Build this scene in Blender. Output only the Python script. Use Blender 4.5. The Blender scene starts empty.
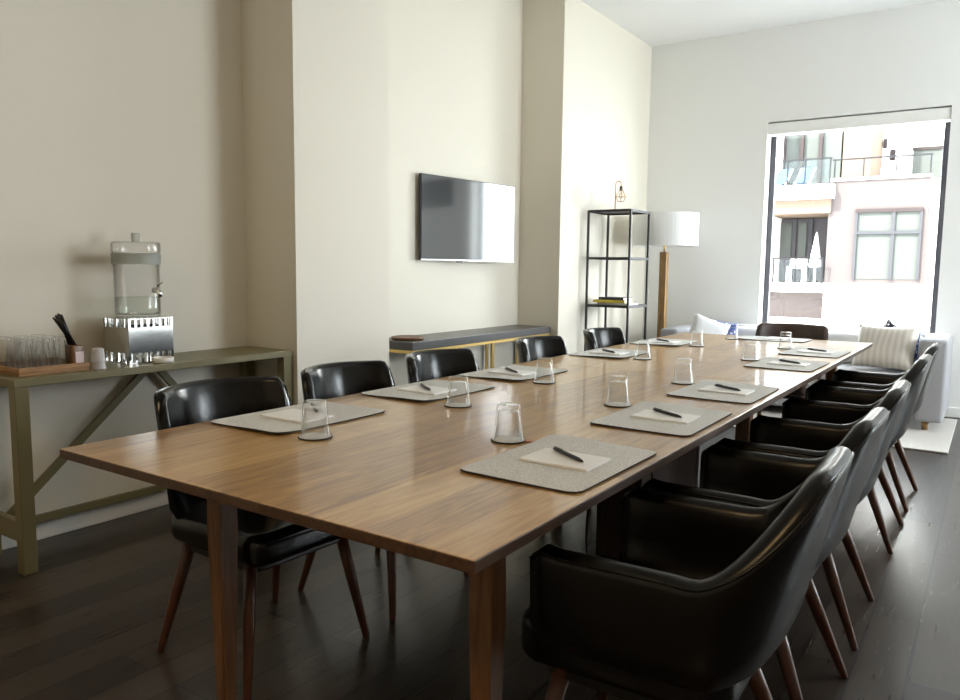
import bpy, bmesh, math, random
from mathutils import Vector, Matrix
random.seed(7)
PI = math.pi
SC = bpy.context.scene
COL = SC.collection

# ------------------------------------------------------------------ camera
def look_axes(yaw, pit, rol):
    cy, sy = math.cos(yaw), math.sin(yaw)
    f = Vector((sy*math.cos(pit), cy*math.cos(pit), math.sin(pit)))
    r = Vector((cy, -sy, 0)); u = r.cross(f)
    r2 = math.cos(rol)*r + math.sin(rol)*u
    u2 = -math.sin(rol)*r + math.cos(rol)*u
    return r2, u2, f
H = 1.21
r_, u_, f_ = look_axes(-0.59399718, -0.10676781, 0.01105888)
cam = bpy.data.cameras.new('camera'); camo = bpy.data.objects.new('camera', cam); COL.objects.link(camo)
camo.matrix_world = Matrix(((r_.x, u_.x, -f_.x, 0), (r_.y, u_.y, -f_.y, 0), (r_.z, u_.z, -f_.z, H), (0, 0, 0, 1)))
cam.sensor_width = 36; cam.sensor_fit = 'HORIZONTAL'; cam.lens = 762.24/960*36
cam.clip_start = .05; cam.clip_end = 300
SC.camera = camo

# ------------------------------------------------------------------ light and exposure
SC.view_settings.view_transform = 'Standard'; SC.view_settings.look = 'None'
SC.view_settings.gamma = 1; SC.view_settings.use_curve_mapping = False
SC.view_settings.exposure = 2.03
SC.cycles.use_denoising = True
SC.cycles.max_bounces = 10; SC.cycles.diffuse_bounces = 6; SC.cycles.glossy_bounces = 5
SC.cycles.transmission_bounces = 10; SC.cycles.transparent_max_bounces = 32
SC.cycles.caustics_reflective = False; SC.cycles.caustics_refractive = False
SC.cycles.sample_clamp_indirect = 6

SKY = 5.0        # daylight
SUN = 7.0       # sun on the building across the street
FILL = 26.0      # added warm fill behind the camera, not a known lamp
w = bpy.data.worlds.new('daylight'); SC.world = w; w.use_nodes = True
nt = w.node_tree; nt.nodes['Background'].inputs[0].default_value = (0.90, 0.94, 1.0, 1)
nt.nodes['Background'].inputs[1].default_value = SKY

sun = bpy.data.lights.new('sun', 'SUN'); sun.energy = SUN; sun.angle = .01; sun.color = (1, .95, .86)
so = bpy.data.objects.new('sun', sun); COL.objects.link(so)
so.rotation_euler = Vector((0.5, 1.0, -1.0)).to_track_quat('-Z', 'Y').to_euler()

def area(name, loc, target, sx, sy, power, color=(1, 1, 1), portal=False, spread=None):
    l = bpy.data.lights.new(name, 'AREA'); l.shape = 'RECTANGLE'; l.size = sx; l.size_y = sy
    l.energy = power; l.color = color
    if portal: l.cycles.is_portal = True
    if spread is not None: l.spread = spread
    o = bpy.data.objects.new(name, l); COL.objects.link(o); o.location = loc
    o.rotation_euler = (Vector(target)-Vector(loc)).to_track_quat('-Z', 'Y').to_euler()
    return o

# room numbers
XW = -3.43; XP = -3.037; YW = 7.517; ZC = 3.436; XR = 3.0; YB = -2.6
P1 = (2.773, 3.51); P2 = 5.664
WX0, WX1, WZ0, WZ1 = -1.873, -0.413, 0.62, 2.59
area('window_portal', ((WX0+WX1)/2, YW+.2, (WZ0+WZ1)/2), ((WX0+WX1)/2, 0, (WZ0+WZ1)/2), WX1-WX0, WZ1-WZ0, 1, portal=True)
RY0, RY1, RZ0, RZ1 = 4.9, 6.9, .5, 2.7       # side opening added for fill daylight, outside the frame
area('fill_window_portal', (XR+.16, (RY0+RY1)/2, (RZ0+RZ1)/2), (0, (RY0+RY1)/2, (RZ0+RZ1)/2), RY1-RY0, RZ1-RZ0, 1, portal=True)
area('warm_fill_light', (-.6, -1.2, ZC-.12), (-.6, -1.2, 0), .5, .5, FILL*.30, (1, .67, .32))  # unseen warm fill, added to tint the near wall and pier sides
area('left_wall_fill', (1.0, 3.4, ZC-.06), (1.0, 3.4, 0), 1.6, 2.6, 3, (1, .93, .82))  # soft overhead fill added to brighten the left walls

# ------------------------------------------------------------------ materials
def mat(name, col, rough=.5, metal=0, spec=None, coat=0, trans=0, ior=None, emit=None):
    m = bpy.data.materials.new(name); m.use_nodes = True
    b = m.node_tree.nodes['Principled BSDF']
    b.inputs['Base Color'].default_value = (*col, 1); b.inputs['Roughness'].default_value = rough
    b.inputs['Metallic'].default_value = metal
    if spec is not None: b.inputs['Specular IOR Level'].default_value = spec
    if coat: b.inputs['Coat Weight'].default_value = coat; b.inputs['Coat Roughness'].default_value = .08
    if trans: b.inputs['Transmission Weight'].default_value = trans
    if ior: b.inputs['IOR'].default_value = ior
    if emit: b.inputs['Emission Color'].default_value = (*col, 1); b.inputs['Emission Strength'].default_value = emit
    return m
def nodes(m): return m.node_tree.nodes, m.node_tree.links, m.node_tree.nodes['Principled BSDF']
def coords(m, scale=(1, 1, 1), rot=(0, 0, 0), kind='Object'):
    n, l, b = nodes(m)
    tc = n.new('ShaderNodeTexCoord'); mp = n.new('ShaderNodeMapping')
    mp.inputs['Scale'].default_value = scale; mp.inputs['Rotation'].default_value = rot
    l.new(tc.outputs[kind], mp.inputs[0]); return mp
def ramp(m, fac, stops):
    n, l, b = nodes(m); r = n.new('ShaderNodeValToRGB'); l.new(fac, r.inputs[0])
    while len(r.color_ramp.elements) < len(stops): r.color_ramp.elements.new(.5)
    for e, (p, c) in zip(r.color_ramp.elements, stops): e.position = p; e.color = (*c, 1)
    return r
def bump(m, height, strength=.2, dist=.002):
    n, l, b = nodes(m); bp = n.new('ShaderNodeBump'); bp.inputs['Strength'].default_value = strength
    bp.inputs['Distance'].default_value = dist
    l.new(height, bp.inputs['Height']); l.new(bp.outputs[0], b.inputs['Normal']); return bp
def noise(m, mp, scale, detail=4, rough=.5, dist=0):
    n, l, b = nodes(m); t = n.new('ShaderNodeTexNoise'); t.inputs['Scale'].default_value = scale
    t.inputs['Detail'].default_value = detail; t.inputs['Roughness'].default_value = rough
    t.inputs['Distortion'].default_value = dist; l.new(mp.outputs[0], t.inputs['Vector']); return t

def paint(name, col):
    m = mat(name, col, .75, spec=.25); mp = coords(m); t = noise(m, mp, 60, 3); bump(m, t.outputs[0], .06, .001); return m
M = {}
M['wall'] = paint('warm white wall paint', (.80, .755, .655))
M['wall_cool'] = paint('white wall paint', (.82, .82, .80))
M['ceiling'] = paint('white ceiling paint', (.82, .82, .81))
M['trim'] = mat('white satin trim', (.84, .84, .81), .4)
def plank_floor():
    m = mat('dark oak planks', (.05, .03, .02), .3, spec=.6)
    n, l, b = nodes(m)
    mp = coords(m, rot=(0, 0, PI/2))
    br = n.new('ShaderNodeTexBrick'); l.new(mp.outputs[0], br.inputs['Vector'])
    br.offset = .37; br.inputs['Scale'].default_value = 1
    br.inputs['Brick Width'].default_value = 1.25; br.inputs['Row Height'].default_value = .145
    br.inputs['Mortar Size'].default_value = .0042; br.inputs['Mortar Smooth'].default_value = .3
    br.inputs['Color1'].default_value = (.2, .2, .2, 1); br.inputs['Color2'].default_value = (.9, .9, .9, 1)
    br.inputs['Mortar'].default_value = (0, 0, 0, 1); br.inputs['Bias'].default_value = 0
    mg = coords(m, scale=(34, 1.6, 1)); g = noise(m, mg, 2.6, 5, .5, .5)
    mix = n.new('ShaderNodeMix'); mix.data_type = 'FLOAT'; mix.inputs[0].default_value = .45
    l.new(br.outputs['Color'], mix.inputs[2]); l.new(g.outputs[0], mix.inputs[3])
    r = ramp(m, mix.outputs[0], [(.25, (.012, .008, .0055)), (.5, (.028, .019, .013)), (.8, (.072, .052, .038))])
    mc = n.new('ShaderNodeMix'); mc.data_type = 'RGBA'; l.new(br.outputs['Fac'], mc.inputs[0]); l.new(r.outputs[0], mc.inputs[6]); mc.inputs[7].default_value = (.006, .004, .003, 1)
    l.new(mc.outputs[2], b.inputs['Base Color'])
    rr = ramp(m, g.outputs[0], [(.3, (.27,)*3), (.7, (.33,)*3)]); l.new(rr.outputs[0], b.inputs['Roughness'])
    ad = n.new('ShaderNodeMath'); ad.operation = 'MULTIPLY'; l.new(g.outputs[0], ad.inputs[0]); ad.inputs[1].default_value = .25
    a2 = n.new('ShaderNodeMath'); a2.operation = 'SUBTRACT'; l.new(ad.outputs[0], a2.inputs[0]); l.new(br.outputs['Fac'], a2.inputs[1])
    bump(m, a2.outputs[0], .06, .002)
    return m
M['floor'] = plank_floor()
def wood(name, c0, c1, c2, rough=.35, scale=(14, 1.1, 14), s=2.2, coat=0, boards=None):
    m = mat(name, c1, rough, coat=coat); n, l, b = nodes(m)
    mp = coords(m, scale=scale); g = noise(m, mp, s, 8, .6, 2.2)
    fac = g.outputs[0]
    if boards:
        mb = coords(m, rot=(0, 0, PI/2)); br = n.new('ShaderNodeTexBrick'); l.new(mb.outputs[0], br.inputs['Vector'])
        br.offset = .5; br.inputs['Scale'].default_value = 1; br.inputs['Brick Width'].default_value = 1.15
        br.inputs['Row Height'].default_value = boards; br.inputs['Mortar Size'].default_value = .0006
        br.inputs['Color1'].default_value = (.3,)*3+(1,); br.inputs['Color2'].default_value = (.75,)*3+(1,); br.inputs['Mortar'].default_value = (.25,)*3+(1,)
        mx = n.new('ShaderNodeMix'); mx.data_type = 'FLOAT'; mx.inputs[0].default_value = .38
        l.new(g.outputs[0], mx.inputs[2]); l.new(br.outputs['Color'], mx.inputs[3]); fac = mx.outputs[0]
    r = ramp(m, fac, [(.30, c0), (.5, c1), (.70, c2)]); l.new(r.outputs[0], b.inputs['Base Color'])
    bump(m, g.outputs[0], .03, .0012); return m
M['table'] = wood('oiled oak', (.19, .085, .022), (.43, .235, .072), (.60, .37, .135), .3, coat=.38, boards=.13)
M['table_edge'] = wood('oak end grain', (.04, .02, .010), (.075, .038, .018), (.10, .05, .025), .45)
M['leg_wood'] = wood('brown oak leg', (.10, .045, .02), (.17, .08, .035), (.22, .11, .05), .4, scale=(10, 10, 1))
M['chair_leg'] = wood('dark walnut leg', (.045, .015, .008), (.085, .028, .014), (.12, .045, .022), .35, scale=(10, 10, 1))
M['pedestal'] = wood('dark stained panel', (.02, .01, .007), (.035, .018, .012), (.05, .028, .018), .85, scale=(10, 10, 1))
def leather(name, col, rough=.27):
    m = mat(name, col, rough, spec=.36); mp = coords(m)
    t = noise(m, mp, 420, 2); big = noise(m, mp, 16, 3); n, l, b = nodes(m)
    a = n.new('ShaderNodeMath'); a.operation = 'MULTIPLY_ADD'; l.new(big.outputs[0], a.inputs[0]); a.inputs[1].default_value = 4; l.new(t.outputs[0], a.inputs[2])
    bump(m, a.outputs[0], .16, .0012); return m
M['leather'] = leather('black leather', (.0045, .0042, .004))
M['leather_gloss'] = leather('polished black leather', (.0045, .0042, .004), .17)
M['leather_brown'] = leather('brown leather', (.055, .032, .022), .45)
M['olive'] = mat('olive painted metal', (.175, .15, .068), .38)
M['black_metal'] = mat('black powder coated steel', (.012, .012, .012), .4)
M['dark_top'] = mat('charcoal stone top', (.055, .052, .05), .32)
M['gold'] = mat('brushed gold', (.72, .50, .18), .28, 1)
M['copper'] = mat('copper', (.62, .36, .18), .3, 1)
M['steel'] = mat('mirror polished steel', (.62, .62, .60), .12, 1)
M['chrome'] = mat('chrome', (.7, .7, .7), .1, 1)
def glass_mat(name, col=(1, 1, 1), rough=0):
    m = mat(name, col, rough, trans=1, ior=1.45); return m
def thin_glass(name, tint=(.99, .99, .99), edge=(.74, .76, .75)):
    m = bpy.data.materials.new(name); m.use_nodes = True; n = m.node_tree.nodes; l = m.node_tree.links; n.clear()
    o = n.new('ShaderNodeOutputMaterial'); mx = n.new('ShaderNodeMixShader'); t = n.new('ShaderNodeBsdfTransparent'); g = n.new('ShaderNodeBsdfGlossy')
    pw = n.new('ShaderNodeMath'); pw.operation = 'POWER'; pw.inputs[1].default_value = 3.6; ml = n.new('ShaderNodeMath'); ml.operation = 'MULTIPLY_ADD'; ml.inputs[1].default_value = 1.0; ml.inputs[2].default_value = .03; lw = n.new('ShaderNodeLayerWeight'); lw.inputs[0].default_value = .5
    r = n.new('ShaderNodeValToRGB'); r.color_ramp.elements[0].color = (*tint, 1); r.color_ramp.elements[0].position = .55; r.color_ramp.elements[1].color = (*edge, 1)
    l.new(lw.outputs['Facing'], r.inputs[0]); l.new(r.outputs[0], t.inputs[0]); g.inputs['Roughness'].default_value = .03
    l.new(lw.outputs['Facing'], pw.inputs[0]); l.new(pw.outputs[0], ml.inputs[0]); l.new(ml.outputs[0], mx.inputs[0]); l.new(t.outputs[0], mx.inputs[1]); l.new(g.outputs[0], mx.inputs[2]); l.new(mx.outputs[0], o.inputs[0]); return m
M['glass'] = thin_glass('clear glass')
M['water'] = thin_glass('water', (.93, .96, .93), (.5, .54, .5))
M['frost'] = mat('frosted glass', (.78, .80, .74), .45, trans=.75, ior=1.3)
def pane_mat(name, tint, refl):
    m = bpy.data.materials.new(name); m.use_nodes = True; n = m.node_tree.nodes; l = m.node_tree.links; n.clear()
    o = n.new('ShaderNodeOutputMaterial'); mx = n.new('ShaderNodeMixShader'); t = n.new('ShaderNodeBsdfTransparent'); g = n.new('ShaderNodeBsdfGlossy')
    t.inputs[0].default_value = (*tint, 1); g.inputs['Roughness'].default_value = .02
    mx.inputs[0].default_value = refl; l.new(t.outputs[0], mx.inputs[1]); l.new(g.outputs[0], mx.inputs[2]); l.new(mx.outputs[0], o.inputs[0]); return m
M['pane'] = pane_mat('window glass', (.95, .97, .96), .05)
M['rail_glass'] = pane_mat('balcony glass', (.80, .85, .86), .015)
M['screen'] = mat('glossy black screen', (.006, .007, .009), .08, coat=.2)
M['screen'].node_tree.nodes['Principled BSDF'].inputs['IOR'].default_value = 2.2
M['plastic_black'] = mat('black plastic', (.012, .012, .013), .35)
M['silver'] = mat('silver plastic', (.5, .5, .5), .3, .8)
def felt(name, c0, c1):
    m = mat(name, c0, .9, spec=.15); mp = coords(m); t = noise(m, mp, 260, 2, .7); n, l, b = nodes(m)
    r = ramp(m, t.outputs[0], [(.35, c0), (.65, c1)]); l.new(r.outputs[0], b.inputs['Base Color']); bump(m, t.outputs[0], .3, .001); return m
M['felt'] = felt('heathered grey felt', (.50, .50, .48), (.78, .78, .76))
M['felt_dark'] = mat('dark felt edge', (.03, .028, .025), .8)
M['paper'] = mat('white paper', (.88, .88, .88), .6)
M['tan_leather'] = mat('tan leather', (.42, .16, .08), .5)
M['pen'] = mat('black pen plastic', (.010, .010, .012), .25)
M['shade'] = mat('white linen shade', (.86, .86, .85), .8)
M['lampwood'] = wood('golden lamp wood', (.12, .055, .015), (.26, .14, .04), (.38, .23, .08), .35, scale=(12, 12, .8), s=4)
M['sofa'] = felt('light grey upholstery', (.32, .32, .335), (.44, .44, .455))
M['white_fabric'] = felt('white fabric', (.72, .73, .75), (.84, .85, .86))
def pattern(name, c0, c1, scale, kind='voronoi'):
    m = mat(name, c0, .85, spec=.2); n, l, b = nodes(m); mp = coords(m)
    if kind == 'voronoi':
        t = n.new('ShaderNodeTexVoronoi'); t.inputs['Scale'].default_value = scale; l.new(mp.outputs[0], t.inputs['Vector']); o = t.outputs[0]
        r = ramp(m, o, [(.30, c0), (.42, c1)])
    else:
        t = n.new('ShaderNodeTexWave'); t.inputs['Scale'].default_value = scale; t.inputs['Distortion'].default_value = 3; t.inputs['Detail'].default_value = 1
        t.inputs['Detail Scale'].default_value = .6
        l.new(mp.outputs[0], t.inputs['Vector']); o = t.outputs[0]; r = ramp(m, o, [(.2, c0), (.8, c1)])
    l.new(r.outputs[0], b.inputs['Base Color']); return m
M['pillow_stripe'] = pattern('cream striped weave', (.66, .61, .54), (.76, .72, .67), 7, 'wave')
M['pillow_dark'] = pattern('black and white pattern', (.70, .70, .70), (.02, .02, .03), 45)
M['pillow_blue'] = pattern('blue and white pattern', (.75, .76, .80), (.06, .10, .30), 30)
def rug_mat():
    m = mat('cream woven rug', (.7, .68, .64), .95, spec=.1); n, l, b = nodes(m); mp = coords(m)
    t = n.new('ShaderNodeTexWave'); t.bands_direction = 'Y'; t.inputs['Scale'].default_value = 9; t.inputs['Distortion'].default_value = 1.5
    l.new(mp.outputs[0], t.inputs['Vector']); r = ramp(m, t.outputs[0], [(.3, (.50, .47, .43)), (.7, (.74, .72, .70))])
    l.new(r.outputs[0], b.inputs['Base Color']); bump(m, t.outputs[0], .5, .006); return m
M['rug'] = rug_mat()
M['traywood'] = wood('tray wood', (.18, .08, .025), (.34, .17, .06), (.42, .23, .09), .4, scale=(6, 2, 20))
M['brown'] = mat('brown lacquered holder', (.16, .07, .025), .35)
M['pink'] = mat('pale pink paper', (.80, .66, .68), .6)
M['cup'] = mat('translucent white plastic', (.85, .82, .84), .25, trans=.45, ior=1.3)
M['ceramic'] = mat('white ceramic', (.85, .84, .80), .3)
M['bulb'] = glass_mat('bulb glass', (1, .93, .8))
# outside
M['mauve'] = mat('mauve stucco', (.066, .055, .054), .9)
M['peach'] = mat('peach stucco', (.12, .085, .065), .9)
M['stucco'] = mat('white stucco', (.85, .83, .80), .9)
M['ext_dark'] = mat('bronze window frame', (.03, .024, .024), .5)
M['ext_frame'] = mat('grey window frame', (.036, .036, .040), .5)
M['ext_blind'] = mat('pale window blind', (.058, .062, .058), .7)
M['ext_glass'] = mat('dim balcony glazing', (.045, .040, .044), .25)
M['railing'] = mat('grey steel railing', (.02, .02, .022), .4)
M['blue'] = mat('pale blue sling', (.04, .065, .12), .7)
M['canvas'] = mat('white canvas', (.85, .84, .80), .8)
M['street'] = mat('pale paving', (.3, .3, .28), .9)
for k_ in ('mauve', 'peach', 'stucco', 'ext_dark', 'ext_frame', 'ext_blind', 'ext_glass', 'railing', 'blue', 'canvas', 'street'):
    b_ = M[k_].node_tree.nodes['Principled BSDF']; b_.inputs['Roughness'].default_value = .95; b_.inputs['Specular IOR Level'].default_value = .05
M['winframe'] = mat('charcoal aluminium', (.045, .045, .055), .4)
M['vent'] = mat('grey vent louvers', (.12, .12, .12), .5)

# ------------------------------------------------------------------ helpers
def link_mesh(name, bm, m, parent=None, smooth=False, loc=None):
    me = bpy.data.meshes.new(name); bmesh.ops.recalc_face_normals(bm, faces=bm.faces); bm.to_mesh(me); bm.free()
    if smooth:
        for p in me.polygons: p.use_smooth = True
    ms = m if isinstance(m, (list, tuple)) else [m]
    for k in ms: me.materials.append(k)
    o = bpy.data.objects.new(name, me); COL.objects.link(o)
    if parent: o.parent = parent
    if loc: o.location = loc
    return o
def tag(o, label=None, cat=None, group=None, kind=None):
    if label: o['label'] = label
    if cat: o['category'] = cat
    if group: o['group'] = group
    if kind: o['kind'] = kind
    return o
def thing(name, label, cat, loc=(0, 0, 0), rz=0, group=None):
    o = bpy.data.objects.new(name, None); COL.objects.link(o); o.empty_display_size = .1
    o.location = loc; o.rotation_euler = (0, 0, rz); return tag(o, label, cat, group)
def copy_tree(o, parent=None):
    c = o.copy(); COL.objects.link(c); c.parent = parent
    for ch in list(o.children): copy_tree(ch, c)
    return c
def box(bm, x0, x1, y0, y1, z0, z1, bev=0, seg=2, mi=0):
    vs = [bm.verts.new((x, y, z)) for x in (x0, x1) for y in (y0, y1) for z in (z0, z1)]
    fs = [bm.faces.new([vs[i] for i in q]) for q in ((0, 1, 3, 2), (4, 6, 7, 5), (0, 4, 5, 1), (2, 3, 7, 6), (0, 2, 6, 4), (1, 5, 7, 3))]
    for f in fs: f.material_index = mi
    if bev:
        es = list({e for f in fs for e in f.edges})
        bmesh.ops.bevel(bm, geom=es, offset=bev, segments=seg, profile=.5, affect='EDGES')
    return bm
def boxbm(*a, **k): bm = bmesh.new(); box(bm, *a, **k); return bm
def ring_faces(bm, A, B, close=True):
    n = len(A)
    for i in range(n if close else n-1): bm.faces.new((A[i], A[(i+1) % n], B[(i+1) % n], B[i]))
def tube(bm, pts, rad, seg=8, caps=True):
    pts = [Vector(p) for p in pts]; rs = rad if isinstance(rad, (list, tuple)) else [rad]*len(pts)
    prev = None; up = Vector((0, 0, 1)); t0 = (pts[1]-pts[0]).normalized()
    if abs(t0.dot(up)) > .9: up = Vector((1, 0, 0))
    nrm = t0.cross(up).normalized(); first = None
    for i, p in enumerate(pts):
        t = (pts[min(i+1, len(pts)-1)]-pts[max(i-1, 0)]).normalized()
        nrm = (nrm - t*nrm.dot(t)).normalized(); bn = t.cross(nrm)
        R = [bm.verts.new(p+rs[i]*(math.cos(a)*nrm+math.sin(a)*bn)) for a in [2*PI*k/seg for k in range(seg)]]
        if prev: ring_faces(bm, prev, R)
        else: first = R
        prev = R
    if caps: bm.faces.new(first[::-1]); bm.faces.new(prev)
    return bm
def lathe(bm, prof, seg=32, c=(0, 0, 0)):
    prev = None
    for (r, z) in prof:
        if r < 1e-6: R = [bm.verts.new((c[0], c[1], c[2]+z))]
        else: R = [bm.verts.new((c[0]+r*math.cos(2*PI*k/seg), c[1]+r*math.sin(2*PI*k/seg), c[2]+z)) for k in range(seg)]
        if prev:
            if len(prev) == 1 and len(R) > 1:
                for k in range(seg): bm.faces.new((prev[0], R[k], R[(k+1) % seg]))
            elif len(R) == 1 and len(prev) > 1:
                for k in range(seg): bm.faces.new((prev[k], prev[(k+1) % seg], R[0]))
            elif len(R) > 1: ring_faces(bm, prev, R)
        prev = R
    return bm
def rounded_outline(x0, x1, y0, y1, r, n=6):
    out = []
    for cx, cy, a0 in ((x1-r, y1-r, 0), (x0+r, y1-r, PI/2), (x0+r, y0+r, PI), (x1-r, y0+r, 1.5*PI)):
        for k in range(n+1): a = a0+PI/2*k/n; out.append((cx+r*math.cos(a), cy+r*math.sin(a)))
    return out
def slab(bm, outline, z0, z1, r=.01, n=4, crown=0):
    """closed solid from a plan outline with rounded upper and lower rims"""
    cx = sum(p[0] for p in outline)/len(outline); cy = sum(p[1] for p in outline)/len(outline)
    def inset(d):
        res = []; N = len(outline)
        for i, (x, y) in enumerate(outline):
            a = outline[i-1]; b = outline[(i+1) % N]; tx, ty = b[0]-a[0], b[1]-a[1]; L = math.hypot(tx, ty) or 1
            res.append((x - ty/L*d, y + tx/L*d))
        return res
    rings = []
    for k in range(n+1):
        a = PI/2*k/n; rings.append((r*(1-math.sin(a)), z0+r*(1-math.cos(a))))
    for k in range(n+1):
        a = PI/2*k/n; rings.append((r*(1-math.cos(a)), z1-r*(1-math.sin(a))))
    prev = None
    for d, z in rings:
        R = [bm.verts.new((x, y, z)) for x, y in inset(d)]
        if prev: ring_faces(bm, prev, R)
        else: bm.faces.new(R[::-1])
        prev = R
    if crown:
        for s in (.75, .45, .2):
            R = [bm.verts.new((cx+(v.co.x-cx)*s/ (1 if s == .75 else 1), cy+(v.co.y-cy)*s, z1+crown*(1-s*s))) for v in prev0] if False else None
        base = [v.co.copy() for v in prev]
        for s in (.8, .5, .2):
            R = [bm.verts.new((cx+(c.x-cx)*s, cy+(c.y-cy)*s, z1+crown*(1-s*s))) for c in base]
            ring_faces(bm, prev, R); prev = R
    bm.faces.new(prev); return bm

# ------------------------------------------------------------------ the room shell
def struct(name, bm, m, parent=None, **k):
    o = link_mesh(name, bm, m, parent, **k)
    if not parent: o['kind'] = 'structure'
    return o
struct('floor', boxbm(XW-.2, XR+.3, YB-.2, YW+.2, -.1, 0), M['floor'])
struct('ceiling', boxbm(XW-.2, XR+.3, YB-.2, YW+.3, ZC, ZC+.15), M['ceiling'])
bm = bmesh.new(); box(bm, XW-.2, XW, YB-.2, YW+.2, 0, ZC); struct('wall_left', bm, M['wall'])
struct('wall_pier_near', boxbm(XW, XP, P1[0], P1[1], 0, ZC), M['wall'])
struct('wall_pier_far', boxbm(XW, XP, P2, YW, 0, ZC), M['wall'])
YO = YW+.26
bm = bmesh.new()
box(bm, XP-.4, WX0, YW, YO, 0, ZC); box(bm, WX1, XR+.3, YW, YO, 0, ZC)
box(bm, WX0, WX1, YW, YO, 0, WZ0); box(bm, WX0, WX1, YW, YO, WZ1, ZC)
struct('wall_back', bm, M['wall_cool'])
bm = bmesh.new()
box(bm, XR, XR+.2, YB, RY0, 0, ZC); box(bm, XR, XR+.2, RY1, YW, 0, ZC); box(bm, XR, XR+.2, RY0, RY1, 0, RZ0); box(bm, XR, XR+.2, RY0, RY1, RZ1, ZC)
struct('wall_right', bm, M['wall_cool'])
struct('wall_front', boxbm(XW-.2, XR+.3, YB-.2, YB, 0, ZC), M['wall'])
def baseboard(name, x0, x1, y0, y1):
    bm = bmesh.new(); t = .016
    box(bm, x0, x1, y0, y1, 0, .085, .004); struct(name, bm, M['trim'])
baseboard('baseboard_left', XW, XW+.018, YB, P1[0]); baseboard('baseboard_recess', XW, XW+.018, P1[1], P2)
baseboard('baseboard_pier_near', XP, XP+.018, P1[0], P1[1]); baseboard('baseboard_pier_far', XP, XP+.018, P2, YW)
baseboard('baseboard_back', XP+.02, XR, YW-.018, YW); baseboard('baseboard_right', XR-.018, XR, YB, YW-.02)
# window
wn = bpy.data.objects.new('window_1', None); COL.objects.link(wn); wn['kind'] = 'structure'; wn.location = (0, 0, 0)
yf0, yf1 = YW+.15, YW+.20
bm = bmesh.new(); fw = .05
box(bm, WX0, WX0+fw, yf0, yf1, WZ0, WZ1-.1, .004); box(bm, WX1-fw, WX1, yf0, yf1, WZ0, WZ1-.1, .004)
box(bm, WX0+fw, WX1-fw, yf0, yf1, WZ0, WZ0+fw, .004); box(bm, WX0, WX1, yf0, yf1, WZ1-.1, WZ1, .004)
link_mesh('window_frame', bm, M['winframe'], wn)
link_mesh('pane', boxbm(WX0+fw, WX1-fw, yf0+.02, yf0+.028, WZ0+fw, WZ1-.1), M['pane'], wn)
link_mesh('window_sill', boxbm(WX0, WX1, YW-.02, yf0, WZ0-.03, WZ0+.003, .004), M['trim'], wn)
link_mesh('blind_cassette', boxbm(WX0+.002, WX1-.002, YW+.01, YW+.13, WZ1-.115, WZ1-.012, .006), M['trim'], wn)
# unseen side window, added to let fill daylight in
w2 = bpy.data.objects.new('fill_window', None); COL.objects.link(w2); w2['kind'] = 'structure'
bm = bmesh.new()
for a in ((RY0, RY0+.05, RZ0, RZ1), (RY1-.05, RY1, RZ0, RZ1), (RY0+.05, RY1-.05, RZ0, RZ0+.05), (RY0+.05, RY1-.05, RZ1-.05, RZ1)):
    box(bm, XR+.08, XR+.13, a[0], a[1], a[2], a[3])
link_mesh('window_frame', bm, M['winframe'], w2)
link_mesh('pane', boxbm(XR+.10, XR+.106, RY0+.05, RY1-.05, RZ0+.05, RZ1-.05), M['pane'], w2)

# ------------------------------------------------------------------ conference table
TX0, TX1, TY0, TY1, TZ = -1.915, -.655, .96, 5.58, .75
T = thing('conference_table', 'long oak conference table with square tapered legs, set for eleven', 'table', ((TX0+TX1)/2, (TY0+TY1)/2, 0))
tcx, tcy = (TX0+TX1)/2, (TY0+TY1)/2
for (a, b) in ((TY0, tcy-.0012), (tcy+.0012, TY1)):
    bm = bmesh.new(); x0, x1, y0, y1 = TX0-tcx, TX1-tcx, a-tcy, b-tcy
    box(bm, x0, x1, y0, y1, TZ-.024, TZ, .003, 2)
    for f in bm.faces:
        c = f.calc_center_median()
        f.material_index = 0 if f.normal.z > .5 or c.z > TZ-.0005 else 1
    bm.normal_update()
    for f in bm.faces: f.material_index = 0 if f.calc_center_median().z > TZ-.0012 else 1
    link_mesh('tabletop', bm, [M['table'], M['table_edge']], T)
for sx in (-1, 1):
    for ly in (1.27, 3.20, 5.20):
        bm = bmesh.new()
        cx = sx*.43+.023; cy = ly-tcy
        prev = None
        for z, h in ((.726, .029), (.5, .028), (0, .021)):
            o = (.034-h)*.6
            R = [bm.verts.new((cx+sx*o*0+a*h, cy+b*h, z)) for a, b in ((-1, -1), (1, -1), (1, 1), (-1, 1))]
            if prev: ring_faces(bm, prev, R)
            else: bm.faces.new(R)
            prev = R
        bm.faces.new(prev[::-1])
        bmesh.ops.bevel(bm, geom=[e for e in bm.edges if abs((e.verts[0].co-e.verts[1].co).z) > .1], offset=.008, segments=3, affect='EDGES')
        link_mesh('leg', bm, M['leg_wood'], T)
for sx in (-1, 1):
    bm = bmesh.new(); x = sx*.47+.06
    L = (TY1-TY0)/2-.035
    for (yy0, yy1, z0) in ((-L, L, .694),):
        pts = [(-L, .726), (-L, .715), (-L+.03, .697), (L-.03, .697), (L, .715), (L, .726)]
        A = [bm.verts.new((x-.04, y, z)) for y, z in pts]; B = [bm.verts.new((x+.04, y, z)) for y, z in pts]
        ring_faces(bm, A, B); bm.faces.new(A[::-1]); bm.faces.new(B)
    link_mesh('rail', bm, M['pedestal'], T)
bm = boxbm(-1.35-tcx, -1.15-tcx, 2.9-tcy, 3.64-tcy, 0, .726, .003); pd = link_mesh('cable_pedestal', bm, M['pedestal'], T)
link_mesh('lit_edge_strip', boxbm(-1.149-tcx, -1.142-tcx, 3.60-tcy, 3.64-tcy, 0, .72), M['silver'], pd)  # pale strip standing in for light on the pedestal's far edge

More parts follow.
